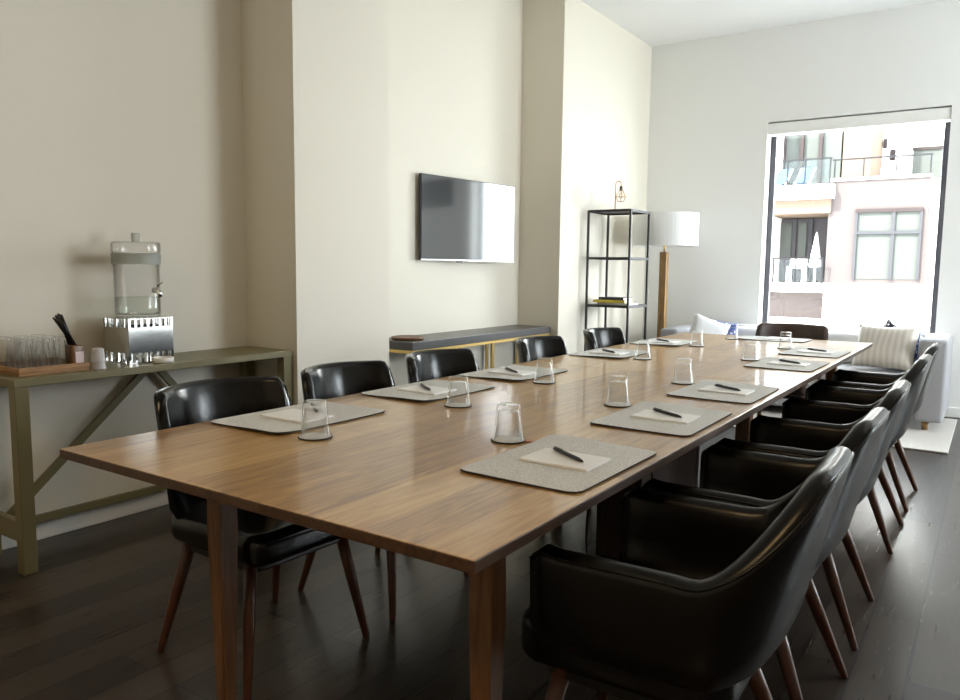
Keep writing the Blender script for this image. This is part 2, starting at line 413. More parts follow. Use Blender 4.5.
# cables by the pedestal
def cable(pts, label, r=.005):
    P = [Vector(p) for p in pts]; out = []
    for i in range(len(P)-1):
        p0, p1, p2, p3 = P[max(i-1, 0)], P[i], P[i+1], P[min(i+2, len(P)-1)]
        for k in range(8):
            t = k/8; out.append(.5*((2*p1)+(-p0+p2)*t+(2*p0-5*p1+4*p2-p3)*t*t+(-p0+3*p1-3*p2+p3)*t**3))
    out.append(P[-1]); bm = bmesh.new(); tube(bm, out, r, 8)
    o = link_mesh('power_cable', bm, M['plastic_black'], smooth=True); return tag(o, label, 'cable')
cable([(-1.30, 2.86, .71), (-1.37, 2.86, .66), (-1.40, 2.87, .5), (-1.37, 2.86, .3), (-1.38, 2.87, .08), (-1.33, 2.8, .008), (-1.2, 2.72, .006)],
      'black power cable hanging beside the near end of the dark pedestal under the table')
cable([(-1.11, 2.80, .71), (-1.09, 2.84, .5), (-1.10, 2.88, .25), (-1.08, 2.86, .02), (-.98, 2.80, .006)],
      'thin black cable looping down the window-lit side of the table pedestal')

# ------------------------------------------------------------------ chairs
def smooth(t): t = max(0, min(1, t)); return t*t*(3-2*t)
def sheet(stations, ring=6):
    """thick upholstered sheet: stations = (x, y, nx, ny, ztop, zbot, thickness, lean)"""
    bm = bmesh.new(); prev = None; tops = []
    zref = .42
    for (x, y, nx, ny, zt, zb, th, lean) in stations:
        def oc(z):
            d = lean*(z-zref)
            if z < .47: d -= 1.9*(.47-z)**1.5*1.6
            return d
        pts = []; h = th/2
        for k in range(ring+1):
            z = zb+(zt-h-zb)*k/ring; pts.append((oc(z)+h, z))
        for k in range(1, 6):
            a = PI*k/6; z = zt-h+h*math.sin(a); pts.append((oc(zt-h)+lean*h*math.sin(a)+h*math.cos(a), z))
        for k in range(ring, -1, -1):
            z = zb+(zt-h-zb)*k/ring; pts.append((oc(z)-h, z))
        R = [bm.verts.new((x+nx*o, y+ny*o, z)) for o, z in pts]
        # a piping cord runs on the outer shoulder
        k = ring+1
        tops.append(Vector((x+nx*(pts[k][0]+.0), y+ny*(pts[k][0]+.0), pts[k][1]+.001)))
        if prev: ring_faces(bm, prev, R)
        else: bm.faces.new(R[::-1])
        prev = R
    bm.faces.new(prev); return bm, tops
def make_path(pts):
    """resample with tangents; returns (x,y,nx,ny,s)"""
    out = []; s = 0
    for i, p in enumerate(pts):
        a = pts[max(i-1, 0)]; b = pts[min(i+1, len(pts)-1)]
        tx, ty = b[0]-a[0], b[1]-a[1]; L = math.hypot(tx, ty)
        if i: s += math.hypot(p[0]-pts[i-1][0], p[1]-pts[i-1][1])
        out.append((p[0], p[1], ty/L, -tx/L, s))
    return out
def tapered_leg(top, foot, r0, r1, name, parent, m):
    bm = bmesh.new(); T0 = Vector(top); F0 = Vector(foot)
    tube(bm, [T0, T0.lerp(F0, .4), T0.lerp(F0, .985), F0], [r0, r0*.88, r1*1.04, r1*.8], 14)
    return link_mesh(name, bm, m, parent, smooth=True)

def armchair(name='armchair'):
    t = thing(name, 'x', 'chair')
    hw, front = .245, .205; K0 = .125
    P = []
    for k in range(10): P.append((hw, front-(front+K0)*k/10))
    n = 3.0
    for k in range(33):
        a = PI*k/32; c, s = math.cos(a), math.sin(a)
        P.append((hw*(1 if c >= 0 else -1)*abs(c)**(2/n), -K0-.100*abs(s)**(2/n)))
    for k in range(1, 11): P.append((-hw, -K0+(front+K0)*k/10))
    path = make_path(P); Ltot = path[-1][4]
    st = []
    for (x, y, nx, ny, s) in path:
        u = min(s, Ltot-s)                       # distance from arm front
        e = smooth((u-.335)/.18)
        zt = .642 + .012*(1-min(u/.05, 1)) + .205*e
        if u < .035: zt -= .035-math.sqrt(max(0, .035**2-(.035-u)**2))
        th = .052*(1-.0*e)
        if u < .02: th *= .55+.45*math.sqrt(max(0, 1-((.02-u)/.02)**2))
        back = smooth((u-.29)/.2)
        lean = .04+.205*back
        # outward normal: away from the centre of the seat
        if nx*x+ny*(y-.0) < 0: nx, ny = -nx, -ny
        st.append((x, y, nx, ny, zt, .335, th, lean))
    bm, tops = sheet(st)
    o = link_mesh('backrest_and_arms', bm, M['leather'], t, smooth=True)
    bm = bmesh.new(); tube(bm, tops, .0032, 6); link_mesh('piping', bm, M['leather'], o, smooth=True)
    bm = bmesh.new()
    out = rounded_outline(-.215, .215, -.20, .275, .06); slab(bm, out, .345, .462, .035, 5, .012)
    link_mesh('seat', bm, M['leather'], t, smooth=True)
    bm = bmesh.new(); slab(bm, rounded_outline(-.18, .18, -.16, .22, .04), .315, .36, .008, 2)
    link_mesh('seat_frame', bm, M['plastic_black'], t)
    for sx in (-1, 1):
        tapered_leg((sx*.165, -.13, .34), (sx*.225, -.265, 0), .021, .011, 'leg', t, M['chair_leg'])
        tapered_leg((sx*.165, .17, .34), (sx*.215, .245, 0), .021, .011, 'leg', t, M['chair_leg'])
    return t
def side_chair(name='side_chair', m=None):
    t = thing(name, 'x', 'chair'); m = m or M['leather_gloss']
    hw = .208; P = []
    n = 2.05
    for k in range(33):
        a = PI*k/32; c, s = math.cos(a), math.sin(a)
        P.append((hw*(1 if c >= 0 else -1)*abs(c)**(2/n), -.105-.10*abs(s)**(2/n)))
    path = make_path(P); Ltot = path[-1][4]; st = []
    for (x, y, nx, ny, s) in path:
        u = min(s, Ltot-s)
        q = min(u/.055, 1); zt = .50+.33*(1-(1-q)**2.6)**.8
        th = .036
        if u < .02: th *= .5+.5*math.sqrt(max(0, 1-((.02-u)/.02)**2))
        if nx*x+ny*y < 0: nx, ny = -nx, -ny
        st.append((x, y, nx, ny, zt, .345, th, (.10+.11*smooth((u-.03)/.2))))
    bm, tops = sheet(st)
    o = link_mesh('backrest', bm, m, t, smooth=True)
    bm = bmesh.new(); tube(bm, tops, .0026, 6); link_mesh('piping', bm, m, o, smooth=True)
    bm = bmesh.new(); slab(bm, rounded_outline(-.215, .215, -.19, .255, .06), .365, .460, .032, 5, .010)
    link_mesh('seat', bm, m, t, smooth=True)
    bm = bmesh.new(); slab(bm, rounded_outline(-.18, .18, -.15, .20, .04), .335, .375, .008, 2)
    link_mesh('seat_frame', bm, M['plastic_black'], t)
    for sx in (-1, 1):
        tapered_leg((sx*.17, -.12, .355), (sx*.225, -.215, 0), .020, .011, 'leg', t, M['chair_leg'])
        tapered_leg((sx*.175, .18, .355), (sx*.235, .235, 0), .020, .011, 'leg', t, M['chair_leg'])
    return t
ORD = ['nearest', 'second', 'third', 'fourth', 'farthest']
ac = armchair()
ay = [1.60, 2.20, 2.84, 3.87, 4.60]
AL = ['black leather armchair at right table side, nearest the viewer with arms fully in view',
      'black leather armchair right behind the nearest one on the right table side',
      'black leather armchair in the middle of the five along the right table side',
      'black leather armchair on the right table side, fourth back and beyond the wider gap',
      'black leather armchair on the right table side, nearest the sofa and window']
for i, y in enumerate(ay):
    o = ac if i == 0 else copy_tree(ac)
    o['label'] = AL[i]; o['group'] = 'black leather armchairs along the right side of the table'
    o.location = (-.568, y, 0); o.rotation_euler.z = PI/2+math.radians([1.5, -1, 1, 0, -1][i])
sc_ = side_chair()
sy = [1.555, 2.14, 2.74, 3.67, 4.49]
SL = ['armless black leather chair at left table side, nearest, in front of the olive console',
      'armless black leather chair standing in front of the near wall pier',
      'armless black leather chair whose back stands before the near end of the dark wall console',
      'armless black leather chair whose back stands before the far end of the dark wall console',
      'armless black leather chair in front of the black open shelf unit, last on left side']
for i, y in enumerate(sy):
    o = sc_ if i == 0 else copy_tree(sc_)
    o['label'] = SL[i]; o['group'] = 'armless black leather chairs along the left side of the table'
    o.location = (-1.885, y, 0); o.rotation_euler.z = -PI/2+math.radians([-2, 2, 0, 2, 1][i])
hc = side_chair('side_chair', M['leather_brown'])
hc['label'] = 'dark brown leather chair at the head of the table with its back to the window'
hc.location = (-1.22, 5.70, 0); hc.rotation_euler.z = PI

# ------------------------------------------------------------------ place settings
def placemat():
    bm = bmesh.new(); nx, ny = 12, 20; L, W, r = .45, .31, .028
    def inside(x, y):
        dx = max(abs(x)-(W/2-r), 0); dy = max(abs(y)-(L/2-r), 0)
        d = math.hypot(dx, dy)
        if d > r: 
            sx = math.copysign(W/2-r+dx*r/d, x) if dx else x; sy2 = math.copysign(L/2-r+dy*r/d, y) if dy else y
            return sx, sy2
        return x, y
    top = []; bot = []
    for i in range(nx+1):
        for j in range(ny+1):
            a = -W/2+W*i/nx; b = -L/2+L*j/ny
            x, y = inside(a, b)
            z = .0006+.0055*(smooth((y-.12)/.11))*smooth((.1-x)/.2)+.004*smooth((-y-.12)/.1)*smooth((.05-x)/.2)*.5
            top.append(bm.verts.new((x, y, z+.0042))); bot.append(bm.verts.new((x, y, z)))
    for i in range(nx):
        for j in range(ny):
            a = i*(ny+1)+j; q = (a, a+ny+1, a+ny+2, a+1)
            f = bm.faces.new([top[k] for k in q]); f.material_index = 0
            f = bm.faces.new([bot[k] for k in q[::-1]]); f.material_index = 1
    edge = [i*(ny+1) for i in range(nx+1)]+[nx*(ny+1)+j for j in range(1, ny+1)]+[i*(ny+1)+ny for i in range(nx-1, -1, -1)]+[j for j in range(ny-1, 0, -1)]
    for k in range(len(edge)):
        a, b = edge[k], edge[(k+1) % len(edge)]
        f = bm.faces.new((top[a], bot[a], bot[b], top[b])); f.material_index = 1
    return link_mesh('placemat', bm, [M['felt'], M['felt_dark']])
def notepad():
    bm = bmesh.new(); box(bm, -.09, .09, -.065, .065, 0, .006, .0008, 1)
    return link_mesh('notepad', bm, M['paper'])
def pen():
    t = thing('pen', 'x', 'pen')
    bm = bmesh.new(); tube(bm, [(-.068, 0, .0055), (-.055, 0, .0055), (-.01, 0, .0055), (.05, 0, .0055), (.064, 0, .005), (.071, 0, .004)], [.0038, .005, .0053, .005, .003, .0009], 10)
    link_mesh('barrel', bm, M['pen'], t, smooth=True)
    bm = bmesh.new(); box(bm, -.066, -.028, -.0012, .0012, .0105, .012); link_mesh('clip', bm, M['plastic_black'], t)
    return t
def tumbler(h=.096, r_rim=.0395, r_base=.031, ring=True):
    """drinking glass standing upside down on its rim"""
    bm = bmesh.new(); wl = .0022
    prof = [(r_rim-wl, 0), (r_rim, .0006), (r_rim, .002), (r_base+.002, h-.016), (r_base, h-.004), (r_base-.003, h-.0005), (r_base-.008, h-.002), (0, h-.003)]
    inn = [(0, h-.020), (r_base-.007, h-.019), (r_base-.003, h-.022), (r_rim-wl, 0)]
    lathe(bm, prof+inn, 40); bmesh.ops.remove_doubles(bm, verts=bm.verts, dist=1e-5)
    return link_mesh('tumbler', bm, M['glass'], smooth=True)
def coaster(tab=False):
    t = thing('coaster', 'x', 'coaster')
    bm = bmesh.new(); lathe(bm, [(0, 0), (.045, 0), (.0465, .001), (.0465, .0035), (.0455, .0045), (.044, .0045)], 40)
    link_mesh('rim', bm, M['felt_dark'], t, smooth=False)
    bm = bmesh.new(); lathe(bm, [(0, .0042), (.044, .0042), (.0435, .0048), (0, .0048)], 40); link_mesh('felt_disc', bm, M['felt'], t)
    if tab:
        bm = bmesh.new(); box(bm, .0465, .080, -.012, .012, .0008, .0046, .0008, 1); link_mesh('leather_tab', bm, M['tan_leather'], t)
        tag(t.children[-1], 'tan leather tab')
    return t
pm0, np0, pn0, gl0, co0, ct0 = placemat(), notepad(), pen(), tumbler(), coaster(), coaster(True)
used = set()
def put(src, loc, rz, label, cat, group):
    o = src if src.name not in used else copy_tree(src)
    used.add(src.name)
    o.location = loc; o.rotation_euler = (0, 0, rz); tag(o, label, cat, group); return o
SEAT = {('R', i): ['at the nearest armchair on the right side', 'at the second armchair on the right', 'at the middle armchair on the right side',
        'at the fourth armchair on the right side', 'at the last armchair on the right'][i] for i in range(5)}
SEAT.update({('L', i): ['at the nearest chair on the left', 'at the second chair on the left',
        'at the third chair on the left', 'at the fourth chair on the left',
        'at the last chair on the left'][i] for i in range(5)})
Ry = [1.605, 2.27, 2.915, 3.965, 4.66]; Ly = [1.60, 2.24, 2.85, 3.86, 4.68]
Rg = [(-1.06, 1.71), (-1.045, 2.39), (-1.04, 3.03), (-1.04, 4.05), (-1.03, 4.80)]
Lg = [(-1.50, 1.43), (-1.47, 2.05), (-1.50, 2.69), (-1.50, 3.73), (-1.50, 4.59)]
ZT = TZ+.0002
for i in range(5):
    s = SEAT[('R', i)]; k = random.uniform(-.02, .02)
    put(pm0, (-.835, Ry[i]-.008, ZT), k, 'grey felt placemat '+s, 'placemat', 'grey felt placemats on the table')
    put(np0, (-.828, Ry[i]-.009, TZ+.0052), k, 'small white notepad '+s, 'notepad', 'white notepads on the placemats')
    put(pn0, (-.828, Ry[i]+.004, TZ+.0114), math.radians(-32)+PI*0+k, 'black pen lying on the notepad '+s, 'pen', 'black pens on the notepads')
    put(ct0, (Rg[i][0], Rg[i][1], ZT), .35, 'round grey coaster with a tan tab '+s, 'coaster', 'coasters with tan tabs')
    put(gl0, (Rg[i][0], Rg[i][1], TZ+.0052), 0, 'upturned clear tumbler '+s, 'glass', 'upturned tumblers on the table')
    s = SEAT[('L', i)]; k = random.uniform(-.02, .02)
    put(pm0, (-1.738, Ly[i], ZT), PI+k, 'grey felt placemat '+s, 'placemat', 'grey felt placemats on the table')
    put(np0, (-1.737, Ly[i]-.02, TZ+.0052), k, 'small white notepad '+s, 'notepad', 'white notepads on the placemats')
    put(pn0, ((-1.742, Ly[i]-.022, TZ+.0114) if i else (-1.757, 1.672, TZ+.0114)), math.radians(-36)+k, 'black pen lying on the notepad '+s, 'pen', 'black pens on the notepads')
    put(co0, (Lg[i][0], Lg[i][1], ZT), 0, 'round dark-rimmed coaster '+s, 'coaster', 'plain round coasters')
    put(gl0, (Lg[i][0], Lg[i][1], TZ+.0052), 0, 'upturned clear tumbler '+s, 'glass', 'upturned tumblers on the table')
s = 'at the head of the table before the window'
put(pm0, (-1.24, 5.40, ZT), PI/2, 'grey felt placemat '+s, 'placemat', 'grey felt placemats on the table')
put(np0, (-1.22, 5.41, TZ+.0052), PI/2, 'small white notepad '+s, 'notepad', 'white notepads on the placemats')
put(co0, (-1.47, 5.24, ZT), 0, 'round dark-rimmed coaster '+s, 'coaster', 'plain round coasters')
put(gl0, (-1.47, 5.24, TZ+.0052), 0, 'upturned clear tumbler '+s, 'glass', 'upturned tumblers on the table')

# ------------------------------------------------------------------ olive console with drinks
CX0, CX1, CY0, CY1, CZ = XW+.022, -3.055, 1.375, 2.755, .77
C = thing('console_table', 'long olive green metal console with diagonal braces against the left wall', 'console table', ((CX0+CX1)/2, (CY0+CY1)/2, 0))
ccx, ccy = (CX0+CX1)/2, (CY0+CY1)/2
hx, hy = (CX1-CX0)/2, (CY1-CY0)/2
link_mesh('table_top', boxbm(-hx, hx, -hy, hy, CZ-.032, CZ, .003), M['olive'], C)
for sx in (-1, 1):
    for s2 in (-1, 1):
        link_mesh('leg', boxbm(sx*(hx-.028)-.026, sx*(hx-.028)+.026, s2*(hy-.03)-.026, s2*(hy-.03)+.026, 0, CZ-.032, .002), M['olive'], C)
for s2 in (-1, 1):
    link_mesh('end_rail', boxbm(-hx+.054, hx-.054, s2*(hy-.03)-.015, s2*(hy-.03)+.015, .12, .20, .002), M['olive'], C)
link_mesh('rear_rail', boxbm(-hx+.008, -hx+.028, -hy+.056, hy-.056, .088, .122, .002), M['olive'], C)
for s2 in (-1, 1):
    bm = bmesh.new(); a = Vector((-hx+.03, s2*.014+.09, CZ-.045)); b = Vector((-hx+.03, s2*(hy-.06), .115))
    d = (b-a).normalized(); nn = Vector((1, 0, 0)).cross(d)*.016; xx = Vector((.012, 0, 0))
    A = [bm.verts.new(a+p) for p in (nn+xx, nn-xx, -nn-xx, -nn+xx)]; B = [bm.verts.new(b+p) for p in (nn+xx, nn-xx, -nn-xx, -nn+xx)]
    ring_faces(bm, A, B); bm.faces.new(A[::-1]); bm.faces.new(B); link_mesh('brace', bm, M['olive'], C)
C.location = (ccx, ccy, 0)
# dispenser
D = thing('water_dispenser', 'glass water dispenser with lid and tap on a polished steel stand', 'water dispenser', (-3.262, 2.02, CZ))
bm = bmesh.new(); box(bm, -.098, .098, -.11, .11, 0, .003); box(bm, -.098, .098, -.11, .11, .197, .2)
for (a, b, c, d) in ((-.098, .098, -.11, -.107), (-.098, .098, .107, .11), (-.098, -.095, -.107, .107), (.095, .098, -.107, .107)):
    box(bm, a, b, c, d, .045, .160)
for k in range(7):
    x = -.093+k*.186/6
    for y in (-.1085, .1085): box(bm, x-.006, x+.006, y-.0015, y+.0015, .003, .045); box(bm, x-.006, x+.006, y-.0015, y+.0015, .160, .197)
for k in range(8):
    y = -.104+k*.208/7
    for x in (-.0965, .0965): box(bm, x-.0015, x+.0015, y-.006, y+.006, .003, .045); box(bm, x-.0015, x+.0015, y-.006, y+.006, .160, .197)
link_mesh('stand', bm, M['steel'], D)
bm = bmesh.new(); lathe(bm, [(0, .2005), (.092, .2005), (.096, .206), (.098, .22), (.098, .49), (.095, .49), (.095, .222), (.09, .214), (0, .212)], 48)
link_mesh('jar', bm, M['glass'], D, smooth=True)
bm = bmesh.new(); lathe(bm, [(0, .2125), (.0895, .2145), (.0945, .2225), (.0945, .292), (0, .292)], 48); link_mesh('water', bm, M['water'], D, smooth=True)
bm = bmesh.new(); lathe(bm, [(.097, .492), (.104, .494), (.105, .50), (.105, .535), (.100, .542), (0, .545), (0, .54), (.098, .537), (.101, .53), (.101, .500), (.097, .494)], 48); link_mesh('lid', bm, M['glass'], D, smooth=True)
bm = bmesh.new(); lathe(bm, [(.0985, .44), (.1035, .44), (.1040, .444), (.1040, .486), (.1035, .490), (.0985, .490), (.0985, .44)], 48); link_mesh('frosted_band', bm, M['frost'], D, smooth=True)
bm = bmesh.new(); lathe(bm, [(0, .544), (.017, .544), (.015, .552), (.019, .558), (.019, .578), (.015, .582), (0, .583)], 24); link_mesh('lid_knob', bm, M['frost'], D, smooth=True)
bm = bmesh.new(); tube(bm, [(.099, .02, .325), (.125, .02, .325), (.14, .02, .318), (.145, .02, .295)], [.013, .012, .012, .009], 12); tube(bm, [(.128, .02, .33), (.128, .02, .352), (.150, .03, .362)], .005, 8)
link_mesh('tap', bm, M['chrome'], D, smooth=True)
bm = bmesh.new(); lathe(bm, [(0, 0), (.04, 0), (.046, .006), (.048, .024), (.044, .024), (.042, .009), (0, .007)], 32)
tag(link_mesh('dish', bm, M['ceramic'], smooth=True, loc=(-3.108, 2.035, CZ)), 'small round white dish in front of the steel dispenser stand', 'dish')
# tray with glasses
TR = thing('serving_tray', 'rectangular brown wooden tray holding glasses at the near end of the olive console', 'tray', (-3.265, 1.570, CZ))
bm = bmesh.new(); box(bm, -.135, .135, -.138, .138, 0, .012, .001, 1); link_mesh('base', bm, M['traywood'], TR)
bm = bmesh.new(); box(bm, -.139, -.129, -.142, .142, .012, .032, .002); box(bm, .129, .139, -.142, .142, .012, .032, .002); box(bm, -.129, .129, -.142, -.132, .012, .032, .002); box(bm, -.129, .129, .132, .142, .012, .032, .002)
link_mesh('rim', bm, M['traywood'], TR)
def tall_glass():
    bm = bmesh.new(); h = .13; r1, r0 = .033, .027; wl = .002
    lathe(bm, [(r1-wl, 0), (r1, .001), (r0+.001, h-.014), (r0, h-.004), (r0-.003, h), (0, h-.001), (0, h-.016), (r0-.005, h-.015), (r1-wl, 0)], 32)
    bmesh.ops.remove_doubles(bm, verts=bm.verts, dist=1e-5)
    return link_mesh('drinking_glass', bm, M['glass'], smooth=True)
tg = tall_glass(); k = 0
rows = ['front row by the tray edge', 'middle row', 'back row by the wall']
names = ['nearest the left picture edge', 'second', 'third', 'closest to the brown straw holder']
for r in range(3):
    for c in range(3 if r == 0 else 4 if r == 1 else 3):
        o = tg if k == 0 else tg.copy()
        if k: COL.objects.link(o)
        o.location = (-3.175-.078*r, 1.478+.0675*c-.004*r, CZ+.0122); k += 1
        nm = names[c] if not (r == 2 and c == 2) else 'last'
        tag(o, 'clear glass in the tray, %s, %s' % (rows[r], ['at the left end', 'second from left', 'third from left', 'nearest the dispenser'][c]), 'glass', 'upturned glasses in the wooden tray')
# straw holder
HX, HY = -3.295, 1.672
bm = bmesh.new(); slab(bm, rounded_outline(-.030, .030, -.026, .026, .012), 0, .092, .006, 3)
Hd = link_mesh('straw_holder', bm, M['brown'], smooth=True, loc=(HX+.12, HY+.0, CZ+.0122)); tag(Hd, 'small rounded brown holder with black straws at the end of the tray', 'holder')
bm = bmesh.new(); box(bm, .0302, .0312, -.010, .024, .012, .065); lb = link_mesh('label_card', bm, M['pink'], Hd); lb['label'] = 'pale pink card'
st0 = None
for k in range(10):
    if st0 is None:
        bm = bmesh.new(); tube(bm, [(0, 0, 0), (0, 0, .135)], .0042, 8); o = st0 = link_mesh('straw', bm, M['plastic_black'], smooth=True)
    else: o = st0.copy(); COL.objects.link(o)
    o.location = (HX+.12-.015+.010*(k % 4), HY-.012+.004*(k//2), CZ+.0122+.0925); o.rotation_euler = (math.radians(14+2.1*k), math.radians(-6+3*(k % 4)), 0)
    tag(o, 'thin black straw leaning out of the brown holder on the console', 'straw', 'black straws in the brown holder')
# plastic cups
cp = None
for k in range(2):
    if cp is None:
        bm = bmesh.new(); lathe(bm, [(.030, 0), (.031, .002), (.0285, .006), (.022, .055), (.020, .057), (0, .057), (0, .055), (.019, .055), (.029, 0)], 28)
        o = cp = link_mesh('plastic_cup', bm, M['cup'], smooth=True)
    else: o = cp.copy(); COL.objects.link(o)
    o.location = (-3.13, 1.748, CZ+.0005+k*.030)
    tag(o, 'small translucent plastic cup, %s of the upturned stack beside the tray' % ['bottom', 'top'][k], 'cup', 'upturned stack of plastic cups')

# ------------------------------------------------------------------ TV
tl = Vector((-3.43*.977, 4.253*.977)); 
TV = thing('television', 'flat black wall-mounted television angled toward the table', 'television', (XW+.10, 4.785, 1.565))
TV.rotation_euler = (0, 0, -math.radians(6.0))     # local: screen faces +x, width along y
W2, H2 = .537, .303
link_mesh('body', boxbm(-.022, .0, -W2, W2, -H2, H2, .004), M['plastic_black'], TV)
link_mesh('screen', boxbm(.0002, .003, -W2+.006, W2-.006, -H2+.014, H2-.006), M['screen'], TV)
link_mesh('lower_trim', boxbm(.0002, .006, -W2, W2, -H2, -H2+.012, .001), M['silver'], TV)
link_mesh('badge', boxbm(.003, .007, -.025, .025, -H2-.004, -H2+.008, .001), M['chrome'], TV)
link_mesh('sensor_bump', boxbm(-.01, .004, -.15, -.09, -H2-.01, -H2, .002), M['plastic_black'], TV)
link_mesh('wall_mount', boxbm(-.11, -.022, -.12, .12, -.10, .10, .003), M['black_metal'], TV)
# vent in the wall beside the window (its reflection shows in the television)
V = bpy.data.objects.new('trim_1', None); COL.objects.link(V); V['kind'] = 'structure'; V.location = (.29, YW, 2.19)
bm = bmesh.new(); box(bm, -.34, .34, -.012, 0, -.17, -.145); box(bm, -.34, .34, -.012, 0, .145, .17); box(bm, -.34, -.315, -.012, 0, -.145, .145); box(bm, .315, .34, -.012, 0, -.145, .145)
for k in range(10):
    z = -.13+k*.0285; box(bm, -.315, .315, -.010, -.004, z, z+.018)
link_mesh('vent_grille', bm, M['vent'], V)

# ------------------------------------------------------------------ dark console under the TV
B0, B1, BX1, BZ = 3.80, 5.63, -3.085, .73
B = thing('wall_console', 'narrow console with charcoal top and gold frame below the television', 'console table', ((XW+BX1)/2, (B0+B1)/2, 0))
bx, by = (BX1-XW)/2-.002, (B1-B0)/2
link_mesh('top', boxbm(-bx, bx, -by, by, BZ-.055, BZ, .003), M['dark_top'], B)
bm = bmesh.new(); t = .010; z0, z1 = BZ-.076, BZ-.056
box(bm, bx-.02, bx-.002, -by+.005, by-.005, z0, z1); box(bm, -bx+.02, -bx+.038, -by+.005, by-.005, z0, z1)
box(bm, -bx+.038, bx-.02, -by+.005, -by+.02, z0, z1); box(bm, -bx+.038, bx-.02, by-.02, by-.005, z0, z1)
link_mesh('frame', bm, M['gold'], B)
for y in (-by+.02, -by+.95, by-.5, by-.02):
    for x in (bx-.011, -bx+.03): link_mesh('leg', boxbm(x-.009, x+.009, y-.013, y+.013, 0, z0), M['gold'], B)
bm = bmesh.new(); lathe(bm, [(0, 0), (.10, 0), (.108, .006), (.11, .018), (.104, .020), (.09, .014), (0, .012)], 40)
tag(link_mesh('wooden_tray', bm, M['brown'], smooth=True, loc=(-3.26, 3.955, BZ)), 'round dark brown wooden tray on the near end of the charcoal console', 'tray')

# ------------------------------------------------------------------ black shelf unit
EX0, EX1, EY0, EY1, EZ = -2.985, -2.595, 6.085, 6.49, 1.722
E_ = thing('shelf_unit', 'tall narrow black metal open shelf unit against the far left wall', 'shelf', ((EX0+EX1)/2, (EY0+EY1)/2, 0))
ex, ey = (EX1-EX0)/2, (EY1-EY0)/2
for sx in (-1, 1):
    for s2 in (-1, 1): link_mesh('post', boxbm(sx*ex-.0085, sx*ex+.0085, s2*ey-.0085, s2*ey+.0085, 0, EZ-.002), M['black_metal'], E_)
for z in (EZ, 1.318, .905, .50, .12):
    bm = bmesh.new(); box(bm, -ex+.01, ex-.01, -ey+.01, ey-.01, z-.008, z-.003)
    box(bm, -ex+.01, ex-.01, -ey-.010, -ey+.008, z-.02, z); box(bm, -ex+.01, ex-.01, ey-.008, ey+.010, z-.02, z)
    box(bm, -ex-.010, -ex+.008, -ey+.01, ey-.01, z-.02, z); box(bm, ex-.008, ex+.010, -ey+.01, ey-.01, z-.02, z)
    link_mesh('shelf', bm, M['black_metal'], E_)
def book(loc, rz, sx, sy2, th, cm, label):
    t = thing('book', label, 'book', loc, rz, 'books on the black shelf unit')
    bm = bmesh.new(); box(bm, -sx/2, sx/2, -sy2/2, sy2/2, 0, .003); box(bm, -sx/2, sx/2, -sy2/2, sy2/2, th-.003, th); box(bm, -sx/2, sx/2, -sy2/2, -sy2/2+.003, .003, th-.003)
    link_mesh('cover', bm, cm, t); link_mesh('pages', boxbm(-sx/2+.004, sx/2-.004, -sy2/2+.003, sy2/2-.004, .003, th-.003), M['paper'], t)
bz = .905
book((-2.768, 6.27, bz), -.05, .29, .22, .018, mat('white cover', (.7, .7, .68), .5), 'thin white book at the bottom of the stack on the black shelf')
book((-2.81, 6.25, bz+.0182), .08, .29, .21, .024, mat('yellow cover', (.62, .48, .05), .5), 'yellow book in the middle of the stack on the black shelf')
book((-2.79, 6.26, bz+.0424), -.06, .24, .17, .022, mat('black cover', (.02, .022, .03), .5), 'black book on top of the stack on the black shelf')
# little cage lamp
G = thing('cage_lamp', 'small copper lamp with a wire cage hanging from a hooked stem, on the shelf unit', 'lamp', (-2.80, 6.22, EZ))
bm = bmesh.new(); lathe(bm, [(0, 0), (.05, 0), (.052, .004), (.05, .010), (0, .011)], 28); link_mesh('base', bm, M['copper'], G, smooth=False)
pts = [(0, 0, .01), (0, 0, .225)]+[(.025-.025*math.cos(a), 0, .225+.025*math.sin(a)) for a in [PI*k/8 for k in range(1, 9)]]+[(.05, 0, .20)]
bm = bmesh.new(); tube(bm, pts, .0045, 8); link_mesh('stem', bm, M['copper'], G, smooth=True)
bm = bmesh.new(); lathe(bm, [(0, .205), (.012, .205), (.013, .17), (0, .17)], 16, (.05, 0, 0)); link_mesh('socket', bm, M['black_metal'], G, smooth=True)
bm = bmesh.new()
for k in range(6):
    a = 2*PI*k/6; c, s = math.cos(a), math.sin(a)
    tube(bm, [(.05+.012*c, .012*s, .185), (.05+.045*c, .045*s, .115), (.05+.028*c, .028*s, .075)], .0018, 6)
for r, z in ((.045, .115), (.028, .075)):
    tube(bm, [(.05+r*math.cos(a), r*math.sin(a), z) for a in [2*PI*k/20 for k in range(21)]], .0018, 6)
link_mesh('cage', bm, M['copper'], G)
bm = bmesh.new(); lathe(bm, [(0, .17), (.010, .168), (.011, .155), (.020, .13), (.018, .112), (0, .10)], 16, (.05, 0, 0)); link_mesh('bulb', bm, M['bulb'], G, smooth=True)
